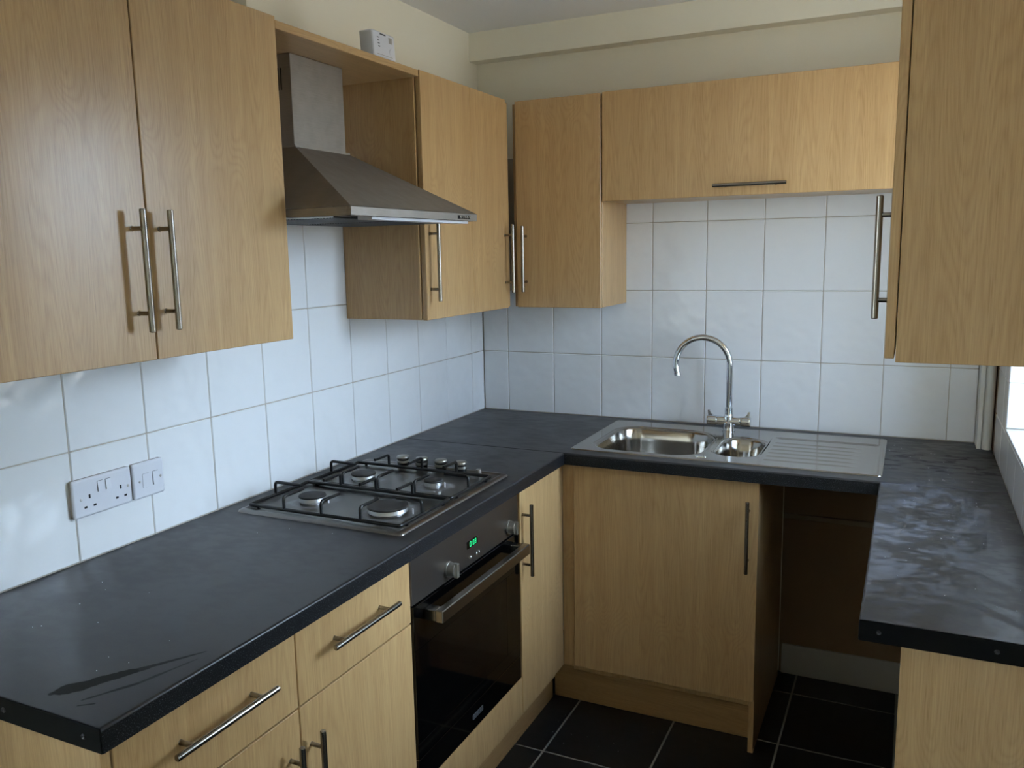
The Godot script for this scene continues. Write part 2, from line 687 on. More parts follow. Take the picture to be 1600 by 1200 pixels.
func build_window() -> void:
	var w := Node3D.new()
	w.name = "window_1"
	w.set_meta("kind", "structure")
	add_child(w)
	frame_of(w, Vector3(W + 0.26, 1.055, 0.425), Vector3(W + 0.32, 2.115, 1.165), 2)


func tile(parent: Node, plane: String, a0: float, a1: float, b0: float, b1: float, at: float) -> void:
	var g := 0.0013
	var d := 0.011
	var lo: Vector3
	var hi: Vector3
	var m := Buf.new()
	var off := Vector2(rng.randf() * 4.0, rng.randf() * 4.0)
	var j := (rng.randf() - 0.5) * 0.0006
	match plane:
		"left":    # a = z, b = y
			lo = Vector3(at - d, b0 + g, a0 + g)
			hi = Vector3(at + j, b1 - g, a1 - g)
		"back":    # a = x, b = y
			lo = Vector3(a0 + g, b0 + g, at - d)
			hi = Vector3(a1 - g, b1 - g, at + j)
		"right":   # a = z, b = y
			lo = Vector3(at + j, b0 + g, a0 + g)
			hi = Vector3(at + d, b1 - g, a1 - g)
		"sill":    # a = z, b = x
			lo = Vector3(b0 + g, at - d, a0 + g)
			hi = Vector3(b1 - g, at + j, a1 - g)
	var c := (lo + hi) / 2.0
	box(m, lo - c, hi - c, 0.0016, 1, off)
	var o := part("tile", m, M.smooth_glaze if plane in ["right", "sill"] else M.white_glaze, parent)
	o.position = c
	var k := 0.0035
	match plane:
		"left", "right":
			o.rotation = Vector3(0, (rng.randf() - 0.5) * k, (rng.randf() - 0.5) * k)
		"back":
			o.rotation = Vector3((rng.randf() - 0.5) * k, (rng.randf() - 0.5) * k, 0)


func build_tiles() -> void:
	var pw := 0.1974
	var ph := 0.2451
	var y4 := 1.1502
	var rows := [[T + 0.001, y4], [y4, y4 + ph], [y4 + ph, y4 + 2 * ph], [y4 + 2 * ph, y4 + 3 * ph]]
	# left wall
	var wall: Node = get_node("wall_left")
	var m := Buf.new()
	box(m, Vector3(-0.0125, T - 0.03, 0.0), Vector3(-0.0022, 1.90, 2.42), 0.0)
	part("grout", m, M.grout, wall)
	for r in 4:
		var z := 0.1026 - pw
		while z < 2.40:
			var z0 := maxf(z, 0.001)
			var z1 := minf(z + pw, 2.42)
			if z1 - z0 > 0.012 and (r < 2 or (z1 > 0.75 and z0 < 1.65)):
				tile(wall, "left", z0, z1, rows[r][0], rows[r][1], 0.0)
			z += pw
	# back wall
	wall = get_node("wall_back")
	m = Buf.new()
	box(m, Vector3(0.0, T - 0.03, -0.0125), Vector3(1.772, 1.90, -0.0022), 0.0)
	part("grout", m, M.grout, wall)
	for r in 4:
		var x := 0.111 - pw
		while x < 1.77:
			var x0 := maxf(x, 0.001)
			var x1 := minf(x + pw, 1.772)
			if x1 - x0 > 0.012 and (r < 2 or x1 > 0.55):
				tile(wall, "back", x0, x1, rows[r][0], rows[r][1], 0.0)
			x += pw
	# right wall: a low course under the window, taller tiles left of it, and the tiled reveal
	wall = get_node("wall_right")
	m = Buf.new()
	box(m, Vector3(W + 0.0022, T - 0.03, 0.135), Vector3(W + 0.0125, 1.034, 1.55), 0.0)
	box(m, Vector3(W + 0.0022, 1.034, 0.135), Vector3(W + 0.0125, 1.70, 0.42), 0.0)
	part("grout", m, M.grout, wall)
	m = Buf.new()
	box(m, Vector3(W + 0.001, T, 0.0), Vector3(W + 0.0125, 1.70, 0.134), 0.0)
	part("raw_plaster", m, M.raw_plaster, wall, "strip of bare brownish plaster beside the pipe casing")
	var zz := [0.136, 0.326, 0.513, 0.700, 0.889, 1.078, 1.267, 1.456, 1.55]
	for i in zz.size() - 1:
		tile(wall, "right", zz[i], zz[i + 1], T + 0.001, 1.034, W)
	for r in [[1.036, 1.172], [1.172, 1.417], [1.417, 1.662]]:
		tile(wall, "right", 0.136, 0.326, r[0], r[1], W)
		tile(wall, "right", 0.326, 0.419, r[0], r[1], W)
	for i in range(2, 6):
		tile(wall, "sill", maxf(zz[i], 0.432) if i > 2 else 0.432, minf(zz[i + 1], 1.169), W - 0.002, W + 0.26, 1.045)
	for r in [[1.047, 1.172], [1.172, 1.417], [1.417, 1.662], [1.662, 1.907], [1.907, 2.118]]:
		tile(wall, "back", W - 0.001, W + 0.26, r[0], r[1], 0.431)
	m = Buf.new()
	box(m, Vector3(W + 0.002, 1.02, 0.421), Vector3(W + 0.26, 1.0425, 1.169), 0.0)
	box(m, Vector3(W + 0.002, 1.04, 0.4185), Vector3(W + 0.26, 2.118, 0.4285), 0.0)
	part("grout", m, M.grout, wall)


# ---------------------------------------------------------------- worktops
# an upper surface with a rolled front edge, a granular front and trimmed ends
func worktop(called: String, label: String, x0: float, x1: float, z0: float, z1: float, front: String, mat: Material, screws: Array, cut = null) -> void:
	var root := thing(called, label, "worktop", Vector3((x0 + x1) / 2, T - 0.038, (z0 + z1) / 2))
	var r := 0.005
	var m := Buf.new()
	var lo := Vector2(x0, z0)
	var sz := Vector2(x1 - x0, z1 - z0)
	var f := Buf.new()
	var pf := PackedVector2Array()
	for i in 6:
		var a := PI / 2 * i / 5.0
		pf.append(Vector2(cos(a) * r - r, sin(a) * r - r))
	var edges := {"x1": [x1, 1.0, 0], "x0": [x0, -1.0, 0], "z1": [z1, 1.0, 2]}
	var ed: Array = edges[front]
	var ax: int = ed[2]
	var al := 2 - ax
	var l0 := lo[al / 2]
	var l1 := (lo + sz)[al / 2]
	# rolled edge
	for i in 5:
		var p := []
		var q := []
		var u := []
		for k in [[i, l0], [i + 1, l0], [i + 1, l1], [i, l1]]:
			var w := Vector3.ZERO
			w[ax] = ed[0] + pf[k[0]].x * ed[1]
			w.y = T + pf[k[0]].y
			w[al] = k[1]
			p.append(w)
			var a2: float = PI / 2 * k[0] / 5.0
			var nn := Vector3.UP * sin(a2)
			nn[ax] = cos(a2) * ed[1]
			q.append(nn)
			u.append((Vector2(w.x, w.z) - lo) / sz)
		m.quad(p, q, u)
	var rects := [[x0, z0, x1, z1]]
	if cut != null:
		rects = [[x0, z0, cut[0], z1], [cut[2], z0, x1, z1], [cut[0], z0, cut[2], cut[1]], [cut[0], cut[3], cut[2], z1]]
	for k in rects:
		var b: Array = k.duplicate()
		if front == "x1" and b[2] == x1:
			b[2] -= r
		if front == "x0" and b[0] == x0:
			b[0] += r
		if front == "z1" and b[3] == z1:
			b[3] -= r
		var p := [Vector3(b[0], T, b[1]), Vector3(b[2], T, b[1]), Vector3(b[2], T, b[3]), Vector3(b[0], T, b[3])]
		m.quad(p, [Vector3.UP, Vector3.UP, Vector3.UP, Vector3.UP], p.map(func(w): return (Vector2(w.x, w.z) - lo) / sz))
	part("upper_surface", m, mat, root)
	# the body under it
	var by := T - r
	for k in rects:
		var c := Buf.new()
		box(c, Vector3(k[0] + (0.0001 if front == "x0" else 0.0), T - 0.038, k[1]), Vector3(k[2], by + (0.0 if cut != null or front == "" else 0.0), k[3]), 0.0)
		f.v.append_array(c.v)
		f.n.append_array(c.n)
		f.t.append_array(c.t)
	part("front_edge", f, M.granular_black, root, "granular black edge")
	# end trims
	for k in screws:
		var c := Buf.new()
		if k[0] == "z1":
			box(c, Vector3(x0 + 0.001, T - 0.038, z1), Vector3(x1 - 0.001, T - 0.0005, z1 + 0.0025), 0.0008)
			part("end_trim", c, M.black_trim, root, "smooth black end trim")
			for sx in k[1]:
				var s := Buf.new()
				lathe(s, Vector3(sx, T - 0.019, z1 + 0.002), Vector3.BACK, [[0.0042, 0.0], [0.0042, 0.0012], [0.003, 0.002], [0.0014, 0.0012], [0.0, 0.0008]], 16)
				part("screw", s, M.trim_screw, root)


func build_worktops() -> void:
	# left: the dark smear near the free end, u runs across x (0.592 m), v along z (1.704 m)
	var lm := func(u, v, a, b):
		var x: float = u * 0.592
		var z: float = 0.6 + v * 1.704
		var dust := 0.0
		var wet := 0.0
		# smears: (from x, z, to x, z, half width at the near end, at the far end, strength)
		for k in [[0.452, 2.250, 0.497, 2.170, 0.016, 0.009, 1.0], [0.500, 2.165, 0.553, 2.075, 0.007, 0.001, 0.75], [0.442, 2.268, 0.449, 2.250, 0.004, 0.003, 0.8], [0.500, 2.262, 0.535, 2.195, 0.0022, 0.004, 0.7], [0.535, 2.195, 0.560, 2.10, 0.004, 0.001, 0.5], [0.508, 2.275, 0.525, 2.262, 0.0015, 0.002, 0.8]]:
			var p := Vector2(x, z)
			var q := Vector2(k[0], k[1])
			var r := Vector2(k[2], k[3])
			var f := clampf((p - q).dot(r - q) / (r - q).length_squared(), 0.0, 1.0)
			var hw: float = lerpf(k[4], k[5], f) * (0.75 + 0.8 * (b - 0.25))
			wet = maxf(wet, k[6] * smoothstep(0.0015, -0.0015, p.distance_to(q.lerp(r, f)) - hw))
		dust += 0.25 * smoothstep(0.25, 0.0, x) * a
		if x > 0.40:
			dust -= 0.25 * smoothstep(0.40, 0.56, x + (a - 0.5) * 0.12)
		return Vector2(dust, wet)
	var bm := func(u, v, a, b):
		var x: float = u * 1.815
		var z: float = v * 0.6
		var k := 0.0
		if x > 1.50:
			k = 0.45 * smoothstep(1.50, 1.58, x) * smoothstep(0.38, 0.55, b + 0.2 * (a - 0.5))
		return Vector2(k, 0.55 * smoothstep(0.62, 0.72, b) if x > 1.5 and z > 0.2 and z < 0.45 else 0.0)
	var rm := func(_u, v, a, b):
		return Vector2(0.55 * smoothstep(0.34, 0.64, a * 0.5 + b * 0.5) - 0.15 * v, 0.0)
	worktop("worktop", "long dusty black worktop along the left wall holding the gas hob", 0.0, 0.592, 0.6028, 2.304, "x1",
		top_material("top_left", top_texture(512, 1280, 61, 0.62, lm)), [["z1", [0.385, 0.557]]], null)
	worktop("worktop", "black worktop along the back wall holding the steel sink and mixer tap", 0.0, W, 0.0, 0.6, "z1",
		top_material("top_back", top_texture(1024, 384, 71, 0.5, bm)), [], [0.615, 0.09, 1.49, 0.52])
	worktop("worktop", "narrow black worktop under the window, smeared with pale dust", 1.512, W, 0.6028, 1.533, "x0",
		top_material("top_right", top_texture(320, 768, 81, 0.95, rm)), [["z1", [1.544, 1.72]]], null)


# ---------------------------------------------------------------- handles
# a bar handle: bar from a to b standing off a door by d along n
func handle(parent: Node, a: Vector3, b: Vector3, n: Vector3, d := 0.030) -> void:
	var m := Buf.new()
	var ax := (b - a).normalized()
	var L := a.distance_to(b)
	lathe(m, a, ax, [[0.0045, 0.0], [0.0058, 0.0012], [0.0058, L - 0.0012], [0.0045, L]], 20)
	for k in [0.155, 0.845]:
		var c := a.lerp(b, k)
		lathe(m, c - n * d, n, [[0.0052, 0.0], [0.0042, 0.002], [0.0042, d]], 14)
	part("handle", m, M.handle_steel, parent, "brushed steel bar handle")


func door(root: Node3D, lo: Vector3, hi: Vector3, called := "door") -> MeshInstance3D:
	return part(called, bx(lo, hi, 0.0012), M.oak, root)


# ---------------------------------------------------------------- base units
func build_base_units() -> void:
	var xf := 0.578
	var xc := 0.560
	var top := T - 0.038 - 0.001
	# two drawers over two doors, nearest the camera
	var r := thing("base_cabinet", "oak-effect base cabinet with two drawers over two doors, nearest the free worktop end", "base cabinet", Vector3(0.28, 0, 1.89))
	part("body", bx(Vector3(0.03, 0.15, 1.502), Vector3(xc - 0.001, top, 2.282), 0.001), M.oak, r)
	tag(part("end_panel", bx(Vector3(0.004, 0.0006, 2.2825), Vector3(xf - 0.002, top, 2.2985), 0.001), M.oak), "oak-effect end panel closing the base cabinets under the free worktop end", "end panel")
	for k in [[1.891, 2.280, 1.972, 2.197], [1.5015, 1.888, 1.586, 1.811]]:
		var d := door(r, Vector3(xc, 0.719, k[0]), Vector3(xf, 0.868, k[1]), "drawer")
		handle(d, Vector3(0.607, 0.805, k[2]), Vector3(0.607, 0.805, k[3]), Vector3.RIGHT)
	for k in [[1.891, 2.280, 1.921], [1.5015, 1.888, 1.861]]:
		var d := door(r, Vector3(xc, 0.18, k[0]), Vector3(xf, 0.715, k[1]))
		handle(d, Vector3(0.607, 0.442, k[2]), Vector3(0.607, 0.663, k[2]), Vector3.RIGHT)
	# oven housing
	r = thing("oven_housing", "oak-effect housing around the built-in oven with a plain panel below it", "cabinet", Vector3(0.28, 0, 1.205))
	part("side_panel", bx(Vector3(0.03, 0.15, 0.914), Vector3(xc - 0.001, top, 0.926), 0.001), M.oak, r)
	part("side_panel", bx(Vector3(0.03, 0.15, 1.486), Vector3(xc - 0.001, top, 1.4995), 0.001), M.oak, r)
	part("shelf", bx(Vector3(0.03, 0.15, 0.9265), Vector3(xc - 0.001, 0.285, 1.4855), 0.001), M.oak, r)
	part("lower_panel", bx(Vector3(xc, 0.18, 0.9145), Vector3(xf, 0.297, 1.4985), 0.001), M.oak, r)
	# narrow door unit
	r = thing("base_cabinet", "narrow oak-effect base cabinet with one door, right of the oven", "base cabinet", Vector3(0.28, 0, 0.76))
	part("body", bx(Vector3(0.03, 0.15, 0.614), Vector3(xc - 0.001, top, 0.911), 0.001), M.oak, r)
	var dn := door(r, Vector3(xc, 0.18, 0.6145), Vector3(xf, 0.868, 0.9115))
	handle(dn, Vector3(0.607, 0.609, 0.894), Vector3(0.607, 0.826, 0.894), Vector3.RIGHT)
	# corner post
	r = thing("corner_post", "upright oak-effect post filling the inside corner between the base cabinets", "corner post", Vector3(0.56, 0, 0.56))
	part("post_face", bx(Vector3(0.552, 0.17, 0.566), Vector3(0.570, top, 0.6125), 0.001), M.oak, r)
	part("post_face", bx(Vector3(0.5705, 0.17, 0.550), Vector3(0.6095, top, 0.566), 0.001), M.oak, r)
	# sink unit
	r = thing("base_cabinet", "wide oak-effect single-door base cabinet below the sink bowls", "base cabinet", Vector3(0.9, 0, 0.3))
	part("body", bx(Vector3(0.60, 0.15, 0.03), Vector3(1.176, 0.70, 0.5485), 0.001), M.oak, r)
	tag(part("end_panel", bx(Vector3(1.1765, 0.0006, 0.03), Vector3(1.1925, top, 0.5595), 0.001), M.oak), "oak-effect end panel beside the empty appliance space, right of the sink cabinet", "end panel")
	var ds := door(r, Vector3(0.6135, 0.18, 0.5605), Vector3(1.193, 0.868, 0.578))
	handle(ds, Vector3(1.165, 0.595, 0.607), Vector3(1.165, 0.815, 0.607), Vector3.BACK)
	# plinths
	tag(part("plinth", bx(Vector3(0.484, 0.0006, 0.497), Vector3(0.499, 0.1492, 2.281), 0.001, 2), M.oak_edge), "long oak-effect plinth board below the oven and drawers", "plinth")
	tag(part("plinth", bx(Vector3(0.500, 0.0006, 0.465), Vector3(1.176, 0.1492, 0.480), 0.001, 0), M.oak_edge), "oak-effect plinth board below the sink cabinet", "plinth")
	# the end of the narrow run on the right
	tag(part("end_panel", bx(Vector3(1.580, 0.0006, 1.497), Vector3(W + 0.011, top, 1.513), 0.001), M.oak), "oak-effect upright panel carrying the near end of the narrow worktop by the window", "end panel")
	# rail on the wall in the empty appliance space
	var m := Buf.new()
	box(m, Vector3(1.194, 0.588, -0.0115), Vector3(W + 0.01, 0.606, 0.004), 0.002, 0)
	tag(part("wall_batten", m, M.old_wood), "thin horizontal batten on the back wall of the empty space beside the sink cabinet", "batten")


# ---------------------------------------------------------------- oven
func build_oven() -> void:
	var r := thing("oven", "built-in black glass oven with a steel control panel and green clock", "oven", Vector3(0.30, 0.3, 1.2055))
	var z0 := 0.9275
	var z1 := 1.4985
	var m := Buf.new()
	box(m, Vector3(0.06, 0.305, 0.928), Vector3(0.540, 0.320, 1.484), 0.0)
	box(m, Vector3(0.06, 0.845, 0.928), Vector3(0.556, 0.862, 1.484), 0.0)
	box(m, Vector3(0.06, 0.32, 0.928), Vector3(0.540, 0.845, 0.945), 0.0)
	box(m, Vector3(0.06, 0.32, 1.467), Vector3(0.540, 0.845, 1.484), 0.0)
	box(m, Vector3(0.06, 0.32, 0.945), Vector3(0.075, 0.845, 1.467), 0.0)
	part("body", m, M.cavity, r)
	for y in [0.615, 0.475]:
		m = Buf.new()
		tube(m, [Vector3(0.50, y, 0.96), Vector3(0.50, y, 1.45)], 0.003, 8)
		tube(m, [Vector3(0.12, y, 0.96), Vector3(0.12, y, 1.45)], 0.003, 8)
		for i in 12:
			tube(m, [Vector3(0.12, y, 0.97 + 0.042 * i), Vector3(0.50, y, 0.97 + 0.042 * i)], 0.0016, 6)
		part("rack", m, M.steel, r)
	# control panel
	m = Buf.new()
	box(m, Vector3(0.5615, 0.756, 0.9285), Vector3(0.580, 0.8665, 1.4975), 0.0015)
	var cp := part("control_panel", m, M.panel_steel, r)
	for z in [1.331, 0.990]:
		m = Buf.new()
		lathe(m, Vector3(0.580, 0.785, z), Vector3.RIGHT, [[0.0195, 0.0], [0.0195, 0.004], [0.0175, 0.0045], [0.0170, 0.021], [0.0160, 0.0225], [0.0, 0.0225]], 36)
		box(m, Vector3(0.596, 0.767, z - 0.0055), Vector3(0.6085, 0.803, z + 0.0055), 0.0015)
		part("knob", m, M.knob_metal, cp)
	m = Buf.new()
	box(m, Vector3(0.5795, 0.8015, 1.1775), Vector3(0.5812, 0.8215, 1.2355), 0.0005)
	part("display", m, M.black_glass, cp, "dark clock display")
	m = Buf.new()
	var seg := {"0": "abcdef", "3": "abgcd"}
	var zc := 1.2205
	for ch in ["0", ":", "0", "3"]:
		var w := 0.0062
		var h := 0.0058
		var yc := 0.8115
		if ch == ":":
			for s in [-1, 1]:
				box(m, Vector3(0.5811, yc + s * 0.0030 - 0.0007, zc - 0.0007), Vector3(0.5815, yc + s * 0.0030 + 0.0007, zc + 0.0007), 0.0)
			zc -= 0.0055
			continue
		for s in seg[ch]:
			var t := 0.0008
			var b := {"a": [0.0, h, w / 2, t], "g": [0.0, 0.0, w / 2, t], "d": [0.0, -h, w / 2, t], "f": [-1.0, h / 2, t, h / 2], "e": [-1.0, -h / 2, t, h / 2], "b": [1.0, h / 2, t, h / 2], "c": [1.0, -h / 2, t, h / 2]}
			var q: Array = b[s]
			var zz: float = zc - q[0] * w / 2 - w / 2
			box(m, Vector3(0.5811, yc + q[1] - q[3], zz - q[2]), Vector3(0.5815, yc + q[1] + q[3], zz + q[2]), 0.0)
		zc -= 0.0100 if ch == "0" else 0.0
		if ch == "0" and zc > 1.205:
			zc -= 0.0012
	part("display_digits", m, M.green_digits, cp, "glowing green digits reading 0:03")
	for z in [1.221, 1.189, 1.176]:
		m = Buf.new()
		lathe(m, Vector3(0.580, 0.777, z), Vector3.RIGHT, [[0.0042, 0.0], [0.0042, 0.004], [0.003, 0.005], [0.0, 0.0052]], 16)
		part("button", m, M.knob_metal, cp)
	# door: black glass round a viewing pane
	m = Buf.new()
	var dx0 := 0.560
	var dx1 := 0.582
	var wy := [0.415, 0.645]
	var wz := [1.015, 1.392]
	box(m, Vector3(dx0, wy[1], z0 + 0.002), Vector3(dx1, 0.752, z1 - 0.002), 0.001)
	box(m, Vector3(dx0, 0.377, z0 + 0.002), Vector3(dx1, wy[0], z1 - 0.002), 0.001)
	box(m, Vector3(dx0, wy[0], z0 + 0.002), Vector3(dx1, wy[1], wz[0]), 0.0)
	box(m, Vector3(dx0, wy[0], wz[1]), Vector3(dx1, wy[1], z1 - 0.002), 0.0)
	var dr := part("door", m, M.black_glass, r)
	m = Buf.new()
	box(m, Vector3(dx1 - 0.004, wy[0], wz[0]), Vector3(dx1 - 0.0004, wy[1], wz[1]), 0.0)
	part("pane", m, M.oven_glass, dr)
	m = Buf.new()
	box(m, Vector3(0.612, 0.704, 0.962), Vector3(0.632, 0.734, 1.452), 0.002)
	for z in [[0.962, 0.990], [1.424, 1.452]]:
		box(m, Vector3(0.5822, 0.706, z[0]), Vector3(0.6135, 0.7335, z[1]), 0.002)
	part("handle", m, M.handle_steel, dr, "flat brushed steel grab handle")
	# lower strip with its small name plate
	m = Buf.new()
	box(m, Vector3(0.5605, 0.3035, z0 + 0.002), Vector3(0.5815, 0.374, z1 - 0.002), 0.001)
	var ls := part("lower_strip", m, M.black_glass, r)
	m = Buf.new()
	box(m, Vector3(0.5605, 0.3745, z0 + 0.002), Vector3(0.5822, 0.3762, z1 - 0.002), 0.0)
	part("metal_line", m, M.steel, ls)
	m = Buf.new()
	prism(m, rrect2(0.058, 0.0145, 0.002), Vector3(0.5815, 0.340, 1.2025), Vector3.FORWARD, Vector3.UP, Vector3.RIGHT, 0.0, 0.0008)
	part("badge", m, M.dark_grey, ls, "small oblong metal name plate")
	m = Buf.new()
	for i in 6:
		var z := 1.226 - i * 0.0085
		box(m, Vector3(0.5822, 0.3365, z - 0.0028), Vector3(0.5826, 0.3375, z + 0.0028), 0.0)
		box(m, Vector3(0.5822, 0.3425, z - 0.0028), Vector3(0.5826, 0.3435, z + 0.0028), 0.0)
		box(m, Vector3(0.5822, 0.3365, z - 0.0028 if i % 2 else z + 0.0018), Vector3(0.5826, 0.3435, z - 0.0018 if i % 2 else z + 0.0028), 0.0)
	part("badge_relief", m, M.steel, ls)


# ---------------------------------------------------------------- wall cabinets
func build_wall_cabinets() -> void:
	var y0 := 1.352
	var y1 := 2.055
	var xc := 0.268
	var xf := 0.287
	# left of the hood
	var r := thing("wall_cabinet", "tall pale oak-effect wall cabinet with two doors left of the cooker hood", "wall cabinet", Vector3(0.14, y0, 1.885))
	part("body", bx(Vector3(0.001, y0 + 0.004, 1.500), Vector3(xc, y1, 2.272), 0.001), M.oak, r)
	for k in [[1.8868, 2.272, 1.919], [1.4985, 1.8832, 1.857]]:
		var d := door(r, Vector3(xc + 0.0015, y0 + 0.005, k[0]), Vector3(xf, y1 + 0.005, k[1]))
		handle(d, Vector3(0.317, 1.412, k[2]), Vector3(0.317, 1.634, k[2]), Vector3.RIGHT)
	# bridging board over the hood
	tag(part("bridging_shelf", bx(Vector3(0.001, 2.035, 0.9085), Vector3(xf - 0.001, 2.053, 1.4965), 0.001, 2), M.oak), "oak-effect shelf board bridging the gap above the cooker hood", "shelf")
	# right of the hood
	r = thing("wall_cabinet", "narrow oak-effect wall cabinet with two slim doors right of the cooker hood", "wall cabinet", Vector3(0.14, y0, 0.63))
	part("body", bx(Vector3(0.001, y0, 0.300), Vector3(xc, y1 - 0.002, 0.907), 0.001), M.oak, r)
	for k in [[0.6085, 0.903, 0.877], [0.352, 0.6065, 0.374]]:
		var d := door(r, Vector3(xc + 0.003, y0 - 0.001, k[0]), Vector3(xf, y1, k[1]))
		handle(d, Vector3(0.317, 1.405, k[2]), Vector3(0.317, 1.638, k[2]), Vector3.RIGHT)
	# corner cabinet on the back wall
	r = thing("wall_cabinet", "single-door oak-effect wall cabinet in the corner, left of the flip-up cabinet", "wall cabinet", Vector3(0.44, y0, 0.14))
	part("body", bx(Vector3(0.273, y0 - 0.002, 0.001), Vector3(0.605, y1 - 0.003, 0.267), 0.001), M.oak, r)
	var d0 := door(r, Vector3(0.2915, y0 - 0.003, 0.270), Vector3(0.604, y1 + 0.003, xf))
	handle(d0, Vector3(0.327, 1.404, 0.317), Vector3(0.327, 1.634, 0.317), Vector3.BACK)
	# flip-up cabinet
	r = thing("wall_cabinet", "shallow wide oak-effect flip-up wall cabinet above the sink", "wall cabinet", Vector3(1.2, 1.708, 0.14))
	part("body", bx(Vector3(0.6065, 1.710, 0.001), Vector3(W - 0.005, y1 - 0.003, 0.267), 0.001, 0), M.oak, r)
	d0 = door(r, Vector3(0.610, 1.707, 0.270), Vector3(W - 0.006, 2.060, xf))
	handle(d0, Vector3(0.984, 1.7385, 0.317), Vector3(1.207, 1.7385, 0.317), Vector3.BACK)
	# right wall, nearest the camera
	r = thing("wall_cabinet", "oak-effect wall cabinet on the right wall with its handle seen edge on", "wall cabinet", Vector3(1.68, y0, 1.33))
	part("body", bx(Vector3(1.5462, y0 - 0.002, 1.178), Vector3(W - 0.001, y1, 1.480), 0.001), M.oak, r)
	d0 = door(r, Vector3(1.529, y0 + 0.004, 1.180), Vector3(1.5445, y1 + 0.003, 1.478))
	handle(d0, Vector3(1.5095, 1.420, 1.443), Vector3(1.5095, 1.628, 1.443), Vector3.LEFT, 0.0195)


# ---------------------------------------------------------------- cooker hood
func build_hood() -> void:
	var r := thing("cooker_hood", "brushed steel chimney cooker hood above the gas hob", "cooker hood", Vector3(0.2, 1.63, 1.2045))
	var xb := 0.462
	var zn := 1.4955
	var zf := 0.9115
	# sloping canopy between the band and the chimney
	var m := Buf.new()
	var rows := []
	for k in [[xb, zf, zn, 1.6505], [0.176, 1.094, 1.318, 1.811], [0.176, 1.094, 1.318, 1.816]]:
		rows.append([Vector3(0.002, k[3], k[1]), Vector3(k[0], k[3], k[1]), Vector3(k[0], k[3], k[2]), Vector3(0.002, k[3], k[2])])
	for i in 2:
		for j in 3:
			var p := [rows[i][j], rows[i][j + 1], rows[i + 1][j + 1], rows[i + 1][j]]
			var fn: Vector3 = (p[1] - p[0]).cross(p[3] - p[0]).normalized()
			var c: Vector3 = (p[0] + p[1]) / 2 - Vector3(0.1, 1.6, 1.2)
			if fn.dot(Vector3(c.x if j == 1 else 0.0, 0.2, c.z if j != 1 else 0.0)) < 0:
				fn = -fn
			m.quad(p, [fn, fn, fn, fn], [Vector2(0, 0), Vector2(1, 0), Vector2(1, 1), Vector2(0, 1)])
	var tp := [rows[2][0], rows[2][1], rows[2][2], rows[2][3]]
	m.quad(tp, [Vector3.UP, Vector3.UP, Vector3.UP, Vector3.UP], [Vector2.ZERO, Vector2.RIGHT, Vector2.ONE, Vector2.DOWN])
	part("canopy", m, M.hood_steel, r)
	# straight band round the foot, hollow below
	m = Buf.new()
	box(m, Vector3(xb - 0.012, 1.6305, zf), Vector3(xb, 1.6500, zn), 0.0008)
	box(m, Vector3(0.002, 1.6305, zf), Vector3(xb - 0.012, 1.6500, zf + 0.010), 0.0008)
	box(m, Vector3(0.002, 1.6305, zn - 0.010), Vector3(xb - 0.012, 1.6500, zn), 0.0008)
	var band := part("rim_band", m, M.hood_steel, r)
	m = Buf.new()
	box(m, Vector3(0.002, 1.636, zf + 0.010), Vector3(xb - 0.012, 1.640, zn - 0.010), 0.0)
	part("underside_plate", m, M.steel, r)
	for z in [[0.935, 1.198], [1.211, 1.474]]:
		m = Buf.new()
		box(m, Vector3(0.05, 1.6275, z[0]), Vector3(0.40, 1.636, z[1]), 0.003)
		var fl := part("grease_filter", m, M.steel, r)
		m = Buf.new()
		for i in 40:
			box(m, Vector3(0.06 + 0.0084 * i, 1.6265, z[0] + 0.01), Vector3(0.064 + 0.0084 * i, 1.6276, z[1] - 0.01), 0.0)
		part("filter_mesh", m, M.dark_grey, fl)
	m = Buf.new()
	prism(m, PackedVector2Array([Vector2(0.41, 1.624), Vector2(0.449, 1.624), Vector2(0.449, 1.635), Vector2(0.41, 1.635)]), Vector3.ZERO, Vector3.RIGHT, Vector3.UP, Vector3.BACK, 0.94, 1.40)
	part("lamp_strip", m, M.white_plastic, r, "pale strip cover under the front edge")
	for i in 5:
		m = Buf.new()
		lathe(m, Vector3(xb, 1.6400, 0.9595 + 0.0122 * i), Vector3.RIGHT, [[0.0042, 0.0], [0.0040, 0.003], [0.0028, 0.0042], [0.0, 0.0044]], 14)
		part("button", m, M.chrome, band)
	m = Buf.new()
	box(m, Vector3(xb, 1.6352, 0.952), Vector3(xb + 0.0006, 1.6448, 1.0205), 0.0)
	part("button_plate", m, M.dark_slot, band)
	# chimney
	m = Buf.new()
	box(m, Vector3(0.002, 1.8165, 1.1005), Vector3(0.168, 2.0345, 1.3115), 0.0012)
	var ch := part("chimney", m, M.hood_steel, r)
	for x in [0.1293, 0.1378]:
		m = Buf.new()
		prism(m, rrect2(0.0042, 0.053, 0.002), Vector3(x, 1.9755, 1.3115), Vector3.RIGHT, Vector3.UP, Vector3.BACK, 0.0, 0.0006)
		part("vent_slot", m, M.dark_slot, ch)


